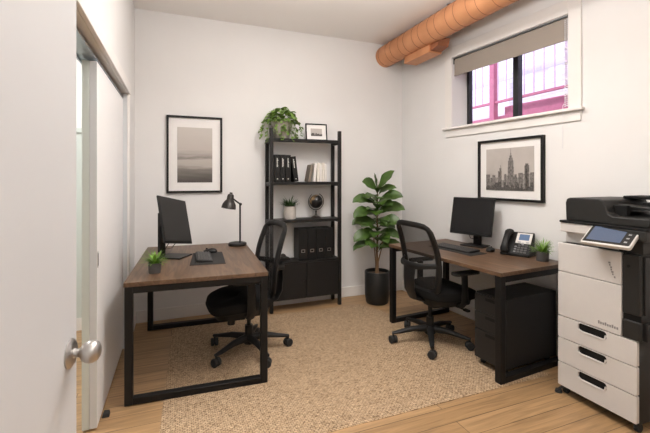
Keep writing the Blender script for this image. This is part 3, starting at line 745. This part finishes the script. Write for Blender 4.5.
# low black object left of the files
t = thing('tape_dispenser', 'low black tape dispenser on the cabinet left of the box files', 'tape dispenser', (1.105, 3.93, .5155), 0)
MB().prism([(-.06, 0), (.06, 0), (.058, .022), (.03, .034), (-.01, .028), (-.05, .044), (-.06, .03)], 'y', -.025, .025).build('dispenser_body', 'plastic', t, bevel=.004)
MB().cyl((-.012, -.014, .040), (-.012, .014, .040), .028, n=24).build('tape_roll', 'lampm', t)

# ------------------------------------------------------------------ wall pictures
t = thing('wall_picture', 'black framed misty seascape print on the back wall above the left desk', 'picture', (.2195, YB - .001, 1.238 - .005), 0)
B, (a0, a1, b0, b1) = picture(t, .528, .762, .020, .028, .078, .082, .092)
p = MB().box(-(a1 - a0) / 2, (a1 - a0) / 2, -.0005, .0005, -(b1 - b0) / 2, (b1 - b0) / 2).build('print', 'sea', t); p.location = (0, -.0135, (b0 + b1) / 2)

cR, sR = math.cos(AR), math.sin(AR)
def on_wall(u, off=0.0): return (PR[0] + u * sR + -off * cR, PR[1] - u * cR - off * sR)
u0, u1 = 1.207, 1.862
pc = on_wall((u0 + u1) / 2, .001)
t = thing('wall_picture', 'black framed city skyline print on the window wall above the desk phone', 'picture', (*pc, 1.179), AR - R(90))
PW, PH = u1 - u0, .548
B, (a0, a1, b0, b1) = picture(t, PW, PH, .021, .034, .066, .070, .062)
pr_ = MB().box(a0, a1, -.0175, -.015, b0, b1).build('print', 'sky_print', t)
pw, ph = a1 - a0, b1 - b0
def U(x): return a0 + pw * x
def V(z): return b0 + ph * z
s1, s2, s3 = MB(), MB(), MB()
rs = random.Random(3)
x = 0
while x < .96:
    wd = rs.uniform(.03, .07); s2.box(U(x), U(min(1, x + wd)), -.0182, -.0176, V(0), V(rs.uniform(.22, .40))); x += wd
for x, wd, hh in [(.0, .09, .38), (.10, .05, .30), (.15, .06, .36), (.27, .08, .46), (.30, .045, .53), (.41, .04, .39), (.62, .05, .38), (.70, .09, .41), (.82, .09, .58), (.835, .06, .62), (.93, .07, .42)]:
    s1.box(U(x), U(min(1, x + wd)), -.0190, -.0184, V(0), V(hh))
s1.box(U(.325), U(.332), -.0190, -.0184, V(.5), V(.6))
# tall stepped tower with a mast
for hwid, z0, z1 in ((.075, 0, .30), (.062, .3, .55), (.055, .55, .70), (.040, .70, .765), (.024, .765, .82), (.010, .82, .88), (.004, .88, .985)):
    s1.box(U(.545 - hwid), U(.545 + hwid), -.0196, -.0188, V(z0), V(z1))
x = 0
while x < .97:
    wd = rs.uniform(.02, .06); s3.box(U(x), U(min(1, x + wd)), -.0206, -.0200, V(0), V(rs.uniform(.05, .20))); x += wd
s2.build('far_skyline', 'city2', pr_); s1.build('skyline', 'city1', pr_); s3.build('rooftops', 'city3', pr_)

# ------------------------------------------------------------------ desk phone
t = thing('desk_phone', 'black desk phone with lit blue screen on the window-wall desk', 'phone', (2.665, 2.365, ZT), R(-66))
t.scale = (1.2, 1.2, 1.2)
# local: front towards -y, back rises
w2 = .092; DP = .155
MB().prism([(-.085, 0), (.075, 0), (.075, .025), (-.060, .028), (-.085, .020)], 'x', -w2, w2).build('phone_base', 'plastic', t, bevel=.004)
MB().prism([(-.085, .014), (-.079, .004), (.028, .006), (.055, .135), (.043, .150), (.036, .148)], 'x', -w2, w2).build('phone_body', 'plastic', t, bevel=.004)
fy0, fz0, fy1, fz1 = -.085, .014, .036, .148
Lf = math.hypot(fy1 - fy0, fz1 - fz0); ang = math.atan2(fz1 - fz0, fy1 - fy0)
TF = Matrix.Translation((0, fy0, fz0)) @ Matrix.Rotation(ang, 4, 'X')   # local x across, y up the face, z out
def FB(mb): mb.v = [TF @ v for v in mb.v]; return mb
FB(MB().box(-.012, .086, .088, Lf - .006, -.001, .004)).build('screen_bezel', 'silver', t, bevel=.002)
FB(MB().box(.006, .070, .114, Lf - .018, .003, .0052)).build('phone_screen', 'lcd2', t)
kp = MB(); kl = MB()
for r in range(4):
    for c_ in range(3): kl.box(.010 + c_ * .022, .026 + c_ * .022, .014 + r * .018, .024 + r * .018, -.001, .004)
FB(kl).build('number_keys', 'keys', t)
for r in range(3):
    for c_ in range(2): kp.box(-.008 - c_ * .001 + c_ * 0, .004, .016 + r * .02, .026 + r * .02, -.001, .0035)
kp.box(.004, .024, .092, .102, .003, .0065).box(.030, .046, .080, .094, .003, .0065).box(.056, .074, .092, .102, .003, .0065)
FB(kp).build('function_keys', 'key_lt', t)
hs = MB()
pts = [(-.060, .004, .016), (-.060, .020, .030), (-.060, .045, .043), (-.060, .085, .048), (-.060, .125, .043), (-.060, .155, .030), (-.060, Lf - .004, .016)]
hs.tube(pts, [(.016, .027), (.019, .028), (.013, .022), (.011, .020), (.013, .022), (.019, .028), (.016, .027)], 12, sec=(0, 0, 1))
hs.box(-.084, -.036, .0, .034, .001, .024).box(-.084, -.036, Lf - .036, Lf - .002, .001, .024)
FB(hs).build('handset', 'plastic', t, bevel=.004)
MB().tube([(-.085, -.05, .012), (-.101, -.052, .006), (-.106, -.02, .005), (-.104, .03, .005), (-.096, .055, .006), (-.085, .06, .010)], .004, 6).build('handset_cord', 'rubber', t)

# ------------------------------------------------------------------ pedestal
px0, py0 = on_desk2(.106, .060)
t = thing('drawer_pedestal', 'charcoal three-drawer pedestal under the window-wall desk', 'drawer pedestal', (px0, py0, RUGT), D2R)
PWD, PDP, PHT = .262, .56, .530     # along local y, along local x, height
MB().box(.018, PDP, 0, PWD, .045, PHT).build('pedestal_body', 'ped', t, bevel=.003)
for z0, z1 in ((.048, .262), (.266, .388), (.392, .520)):
    dr = MB().box(0, .0175, .002, PWD - .002, z0, z1).build('drawer', 'ped', t, bevel=.002)
    MB().prism(rr(PWD * .10, PWD * .62, z1 - .036, z1 - .014, .006), 'x', -.0015, .003).build('handle', 'copk', dr)
for x in (.05, PDP - .05):
    for y in (.04, PWD - .04):
        MB().cyl((x, y - .010, .0215), (x, y + .010, .0215), .0215, n=18).cyl((x, y, .02), (x, y, .046), .008).build('caster', 'rubber', t)

# ------------------------------------------------------------------ copier
CX = 2.31
t = thing('photocopier', 'large white and charcoal office photocopier on casters at the right', 'photocopier', (CX, 1.28, 0), 0)
# local x depth (0 front), y: 0 near .. .465 far, z up
YW = .465; DX = .50
MB().box(.022, DX, .018, YW - .004, .045, .500).build('lower_body', 'copd', t, bevel=.004)
MB().box(.022, DX, .004, YW - .004, .5005, .968).build('upper_body', 'copd', t, bevel=.006)
def drawer(z0, z1):
    a, b = .168, .335          # slot span in y
    zt = z1 - .007; zb = zt - .046
    ou = rr(.014, YW, z0, z1 - .002, .006, 3)
    sl = rr(a, b, zb, zt, .0165, 5)
    d = MB().plate(ou, [sl], 'x', .0, .0215).build('paper_drawer', 'copw', t, bevel=.002)
    MB().box(.012, .0216, a - .01, b + .01, zb - .01, zt + .004).build('handle_recess', 'copk', d)
    MB().tube([(.0, a + .004, zt - .020), (.0, a + .010, zb + .004), (.0, a + .03, zb - .002), (.0, b - .03, zb - .002), (.0, b - .006, zb + .006)], .005, 6).build('handle_lip', 'copw', d)
drawer(.060, .209); drawer(.212, .364); drawer(.367, .503)
# front doors of the main unit (far side), charcoal column (near side)
dA = MB().box(.0, .0215, .090, YW, .506, .785).build('front_door', 'copw', t, bevel=.003)
dB = MB().box(.0, .0215, .090, YW, .788, .968).build('toner_cover', 'copw', t, bevel=.004)
col = MB().box(.002, .0215, .0, .086, .640, .962).box(.0, .0215, -.006, .086, .506, .606).build('side_column', 'copd', t, bevel=.005)
MB().cyl((.0, .055, .90), (.003, .055, .90), .008, n=16).build('power_button', 'copk', col)
MB().box(.012, .0218, .0, .086, .606, .640).build('tray_gap', 'copk', t)
# right-hand side tray unit seen edge-on
sd = MB().box(.04, DX - .02, -.006, .004, .640, .955).box(.03, DX - .02, -.02, .004, .506, .602)
sd.build('side_panel', 'copd', t, bevel=.004)
# marks on the covers
mk = MB(); rs = random.Random(11)
for k in range(6): 
    y = .160 - .004 * k; z = .905 - k * .0125
    mk.box(-.0008, .001, y - .014 + .004 * (k % 2), y - rs.uniform(.000, .005), z - .0095, z)
mk.box(-.0008, .001, .120, .128, .818, .828)
mk.build('logo_mark', 'copm', dB)
mk = MB()
for k in range(9):
    mk.box(-.0008, .001, .215 - k * .0125 - .009, .215 - k * .0125, .534, .534 + (.013 if k % 3 else .018))
mk.build('model_lettering', 'copm', dA)
# neck with exit slot, scanner deck, document feeder
MB().box(.060, DX - .01, .12, YW - .010, .9685, 1.040).build('neck', 'copw', t, bevel=.003)
MB().box(.030, DX - .01, .0, .12, .9685, 1.040).build('neck_side', 'copd', t, bevel=.003)
MB().box(.005, DX, .21, YW - .012, 1.0405, 1.098).build('scanner_band', 'copw', t, bevel=.004)
MB().box(.0, DX, -.03, .2095, 1.0405, 1.098).build('scanner_side', 'copd', t, bevel=.006)
MB().box(-.002, DX + .005, -.035, YW - .010, 1.0985, 1.112).build('scanner_lid', 'copk', t, bevel=.003)
# feeder: tall rounded block at the far end, tray wings at the near end
prof = [(YW - .032, 1.1125), (YW - .028, 1.225), (YW - .036, 1.248), (YW - .056, 1.256), (.230, 1.256), (.208, 1.249), (.192, 1.213), (.180, 1.175), (.155, 1.160), (-.03, 1.160), (-.03, 1.1125)]
MB().prism(prof, 'x', .030, DX - .06).build('document_feeder', 'copd', t, bevel=.006)
MB().box(.10, .13, .12, .21, 1.159, 1.222).build('feed_roller_cover', 'copk', t, bevel=.003)
MB().prism([(.235, 1.2562), (.235, 1.272), (.06, 1.272), (.0, 1.262), (-.03, 1.256), (-.03, 1.248), (.0, 1.250), (.19, 1.2562)], 'x', .26, DX - .06).build('feeder_back', 'copk', t, bevel=.004)
MB().prism([(.20, 1.215), (.20, 1.225), (-.06, 1.205), (-.06, 1.196)], 'x', .14, DX - .08).build('feed_tray', 'copd', t, bevel=.003)
MB().prism([(.11, 1.225), (.11, 1.238), (.03, 1.236), (-.02, 1.222), (-.02, 1.214)], 'x', .22, DX - .12).build('paper_guide', 'copk', t, bevel=.003)
# tilted control panel
Tm = Matrix.Translation((2.272 - CX, 1.404 - 1.28, 1.062)) @ (Matrix.Rotation(R(-83), 4, 'Z') @ Matrix.Rotation(R(-57), 4, 'X'))
def PB(mb): mb.v = [Tm @ v for v in mb.v]; return mb
cw, chh = .246, .172
cp = PB(MB().prism(rr(-cw / 2, cw / 2, -chh / 2, chh / 2, .012), 'y', .0, .020)).build('control_panel', 'silver', t, bevel=.003)
PB(MB().prism(rr(-cw / 2 + .008, cw / 2 - .008, -chh / 2 + .012, chh / 2 - .008, .006), 'y', -.0012, .001)).build('panel_face', 'copd', cp)
PB(MB().box(-cw / 2 + .022, cw / 2 - .055, -.0022, .0, -chh / 2 + .028, chh / 2 - .018)).build('touch_screen', 'lcd', cp)
bt = MB()
for k in range(4): bt.box(cw / 2 - .040, cw / 2 - .026, -.0022, .0, -chh / 2 + .034 + k * .032, -chh / 2 + .044 + k * .032)
PB(bt).build('panel_buttons', 'key_lt', cp)
PB(MB().prism([(-.05, .02), (.05, .02), (.04, .06), (-.04, .06)], 'z', -.02, .02)).build('panel_arm', 'copd', t)
for x in (.05, DX - .05):
    for y in (.035, YW - .02):
        MB().cyl((x, y - .012, .022), (x, y + .012, .022), .022, n=20).cyl((x, y, .02), (x, y, .046), .010).build('caster', 'rubber', t)
MB().cyl((.012, YW + .005, .0), (.012, YW + .005, .018), .022, .018, n=20).cyl((.012, YW + .005, .018), (.035, YW - .02, .05), .008).build('stabiliser_foot', 'rubber', t)

# ------------------------------------------------------------------ duct with its register and hanger
DXc, DZc, DR = 2.402, 2.846, .124
t = thing('ventilation_duct', 'round copper-coloured ventilation duct under the ceiling along the window wall', 'duct', (DXc, YB - .002, DZc), 0)
MB().cyl((0, 0, 0), (0, -5.1, 0), DR, n=56).build('duct_pipe', 'duct', t)
y = -.06; k = 0
while y > -5.0:
    ring = [((DR + .0008) * math.cos(a), y, (DR + .0008) * math.sin(a)) for a in [2 * math.pi * i / 56 for i in range(56)]]
    MB().tube(ring, .0022, 6, True).build('seam', 'ductdark', t); y -= (.155, .105)[k % 2]; k += 1
rg_ = MB().box(.0, .16, -.86, -.42, -.200, -.085).build('register_box', 'duct', t, bevel=.003)
MB().prism([(-.862, -.185), (-.862, -.09), (-1.00, -.09), (-.975, -.165)], 'x', .02, .15).build('register_opening', 'ductdark', rg_)
t = thing('duct_hanger', 'thin metal hanger rod between the ceiling and the copper duct', 'hanger', (DXc - .015, 2.89, 0), 0)
MB().cyl((0, 0, DZc + DR + .004), (0, 0, H), .006).build('rod', 'ductdark', t)
MB().cyl((0, 0, H - .008), (0, 0, H), .018).build('ceiling_plate', 'alu', t)
MB().box(-.012, .012, -.02, .02, DZc + DR - .002, DZc + DR + .008).build('clamp', 'ductdark', t)

# ------------------------------------------------------------------ roller blind and its chain
t = thing('roller_blind', 'taupe roller blind half lowered at the top of the window', 'blind', PR, AR)
BZ = 2.437
MB().cyl((.035, -W0 - .014, WZ1 - .032), (.035, -W1 + .014, WZ1 - .032), .024, n=24).build('blind_roller', 'blind', t)
MB().box(.008, .0105, -W1 + .016, -W0 - .016, BZ, WZ1 - .03).build('blind_fabric', 'blind', t)
MB().box(.005, .014, -W1 + .016, -W0 - .016, BZ - .004, BZ + .010).build('bottom_bar', 'blind', t, bevel=.002)
MB().box(.0, .06, -W1 + .003, -W0 - .003, WZ1 - .007, WZ1 - .001).build('head_rail', 'alu', t)
br_ = MB()
for y in (-W0 - .007, -W1 + .007): br_.box(.006, .062, y - .005, y + .005, WZ1 - .065, WZ1 - .007)
br_.build('bracket', 'copd', t)
t = thing('blind_chain', 'pale bead chain of the blind hanging at the right of the window', 'chain', (*on_wall(W1 - .010, .016), 0), AR)
ch = MB()
z = WZ1 - .04
while z > WZ0 + .02:
    ch.ball((0, -.004, z), .0055, n=8, m=6); ch.ball((0, .012, z - .003), .0055, n=8, m=6); z -= .016
for k in range(4):
    z = 2.36 - k * .115; ch.tube([(0, -.004, z), (-.006, .004, z + .006), (0, .014, z + .002)], .006, 6)
ch.build('beads', 'chain', t)
MB().cyl((-.040, .004, WZ0 + .02), (-.044, .004, 1.60), .0016, n=6).tube([(0, .004, WZ0 + .025), (-.03, .004, WZ0 + .035), (-.040, .004, WZ0 + .02)], .0016, 6).build('cord', 'chain', t)

# ------------------------------------------------------------------ red railing outside
t = thing('outdoor_railing', 'red metal railing with thin upright bars outside the window', 'railing', (4.3, 0, 0), 0)
MB().box(-.02, .02, 1.5, 6.8, 2.44, 2.47).build('bottom_rail', 'red', t)
MB().box(-.025, .025, 1.5, 6.8, 3.52, 3.57).build('top_rail', 'red', t)
for k in range(36):
    y = 1.55 + k * .145
    MB().box(-.006, .006, y - .006, y + .006, 2.47, 3.52).build('bar', 'mauve', t)
for y in (2.6, 4.24):
    MB().box(-.04, .04, y - .04, y + .04, -.1, 3.6).build('post', 'red', t)
t = tag(MB().prism([(1.0, -.1), (1.0, 2.36), (4.16, 2.40), (4.16, 2.28), (6.5, 2.28), (6.5, -.1)], 'x', 4.42, 4.75).build('parapet', 'red', bevel=.01), 'low stepped red parapet behind the railing outside the window', 'parapet')

# ------------------------------------------------------------------ light
def area(name, loc, rot, sx, sy, energy, col):
    l = bpy.data.lights.new(name, 'AREA'); l.shape = 'RECTANGLE'; l.size = sx; l.size_y = sy; l.energy = energy; l.color = col
    o = bpy.data.objects.new(name, l); C.objects.link(o); o.location = loc; o.rotation_euler = rot; return o
WARM = (1, .968, .94)
def globe(name, loc, r, energy, col):  # soft point source, no fixture modelled
    l = bpy.data.lights.new(name, 'POINT'); l.shadow_soft_size = r; l.energy = energy; l.color = col
    o = bpy.data.objects.new(name, l); C.objects.link(o); o.location = loc; return o
globe('fill_point_entry', (.8, -.3, 2.20), .22, 10, WARM)  # added fill light floating out of view, no lamp hangs here
area('downlight', (1.05, 2.35, H - .02), (0, 0, 0), .5, .5, 27, WARM)
area('ceiling_fill_main', (1.05, 1.55, 2.36), (math.pi, 0, 0), .9, .9, 58, WARM)  # added unseen fill aimed up, brightens the ceiling and bounces down
area('ceiling_fill_entry', (.8, -.4, 2.15), (math.pi, 0, 0), .6, .6, 16, WARM)  # second added bounce fill out of view, not a fixture of the room
area('adjoining_room_light', (-1.4, 2.6, H - .02), (0, 0, 0), 1.0, 1.0, 60, (1, .97, .95))
sun = bpy.data.lights.new('sun', 'SUN'); sun.energy = 2.6; sun.angle = R(3); sun.color = (1, .98, .98)
so = bpy.data.objects.new('sun', sun); C.objects.link(so); so.rotation_euler = Vector((.72, .25, -.72)).to_track_quat('-Z', 'Y').to_euler()
wd = bpy.data.worlds.new('sky'); sc.world = wd; wd.use_nodes = True
bg = wd.node_tree.nodes['Background']; bg.inputs[0].default_value = (.86, .88, 1.0, 1); bg.inputs[1].default_value = 2.4

# ------------------------------------------------------------------ camera
cam = bpy.data.cameras.new('camera'); co = bpy.data.objects.new('camera', cam); C.objects.link(co)
co.location = (0, 0, 1.38); co.rotation_euler = (R(90), 0, -PSI)
cam.sensor_fit = 'HORIZONTAL'; cam.sensor_width = 36; cam.lens = 36 * 385 / 650
cam.shift_y = (178 - 216.5) / 650; cam.clip_start = .05
sc.camera = co
sc.view_settings.view_transform = 'Standard'; sc.view_settings.look = 'None'; sc.view_settings.gamma = 1
sc.view_settings.use_curve_mapping = False; sc.view_settings.exposure = 0.15
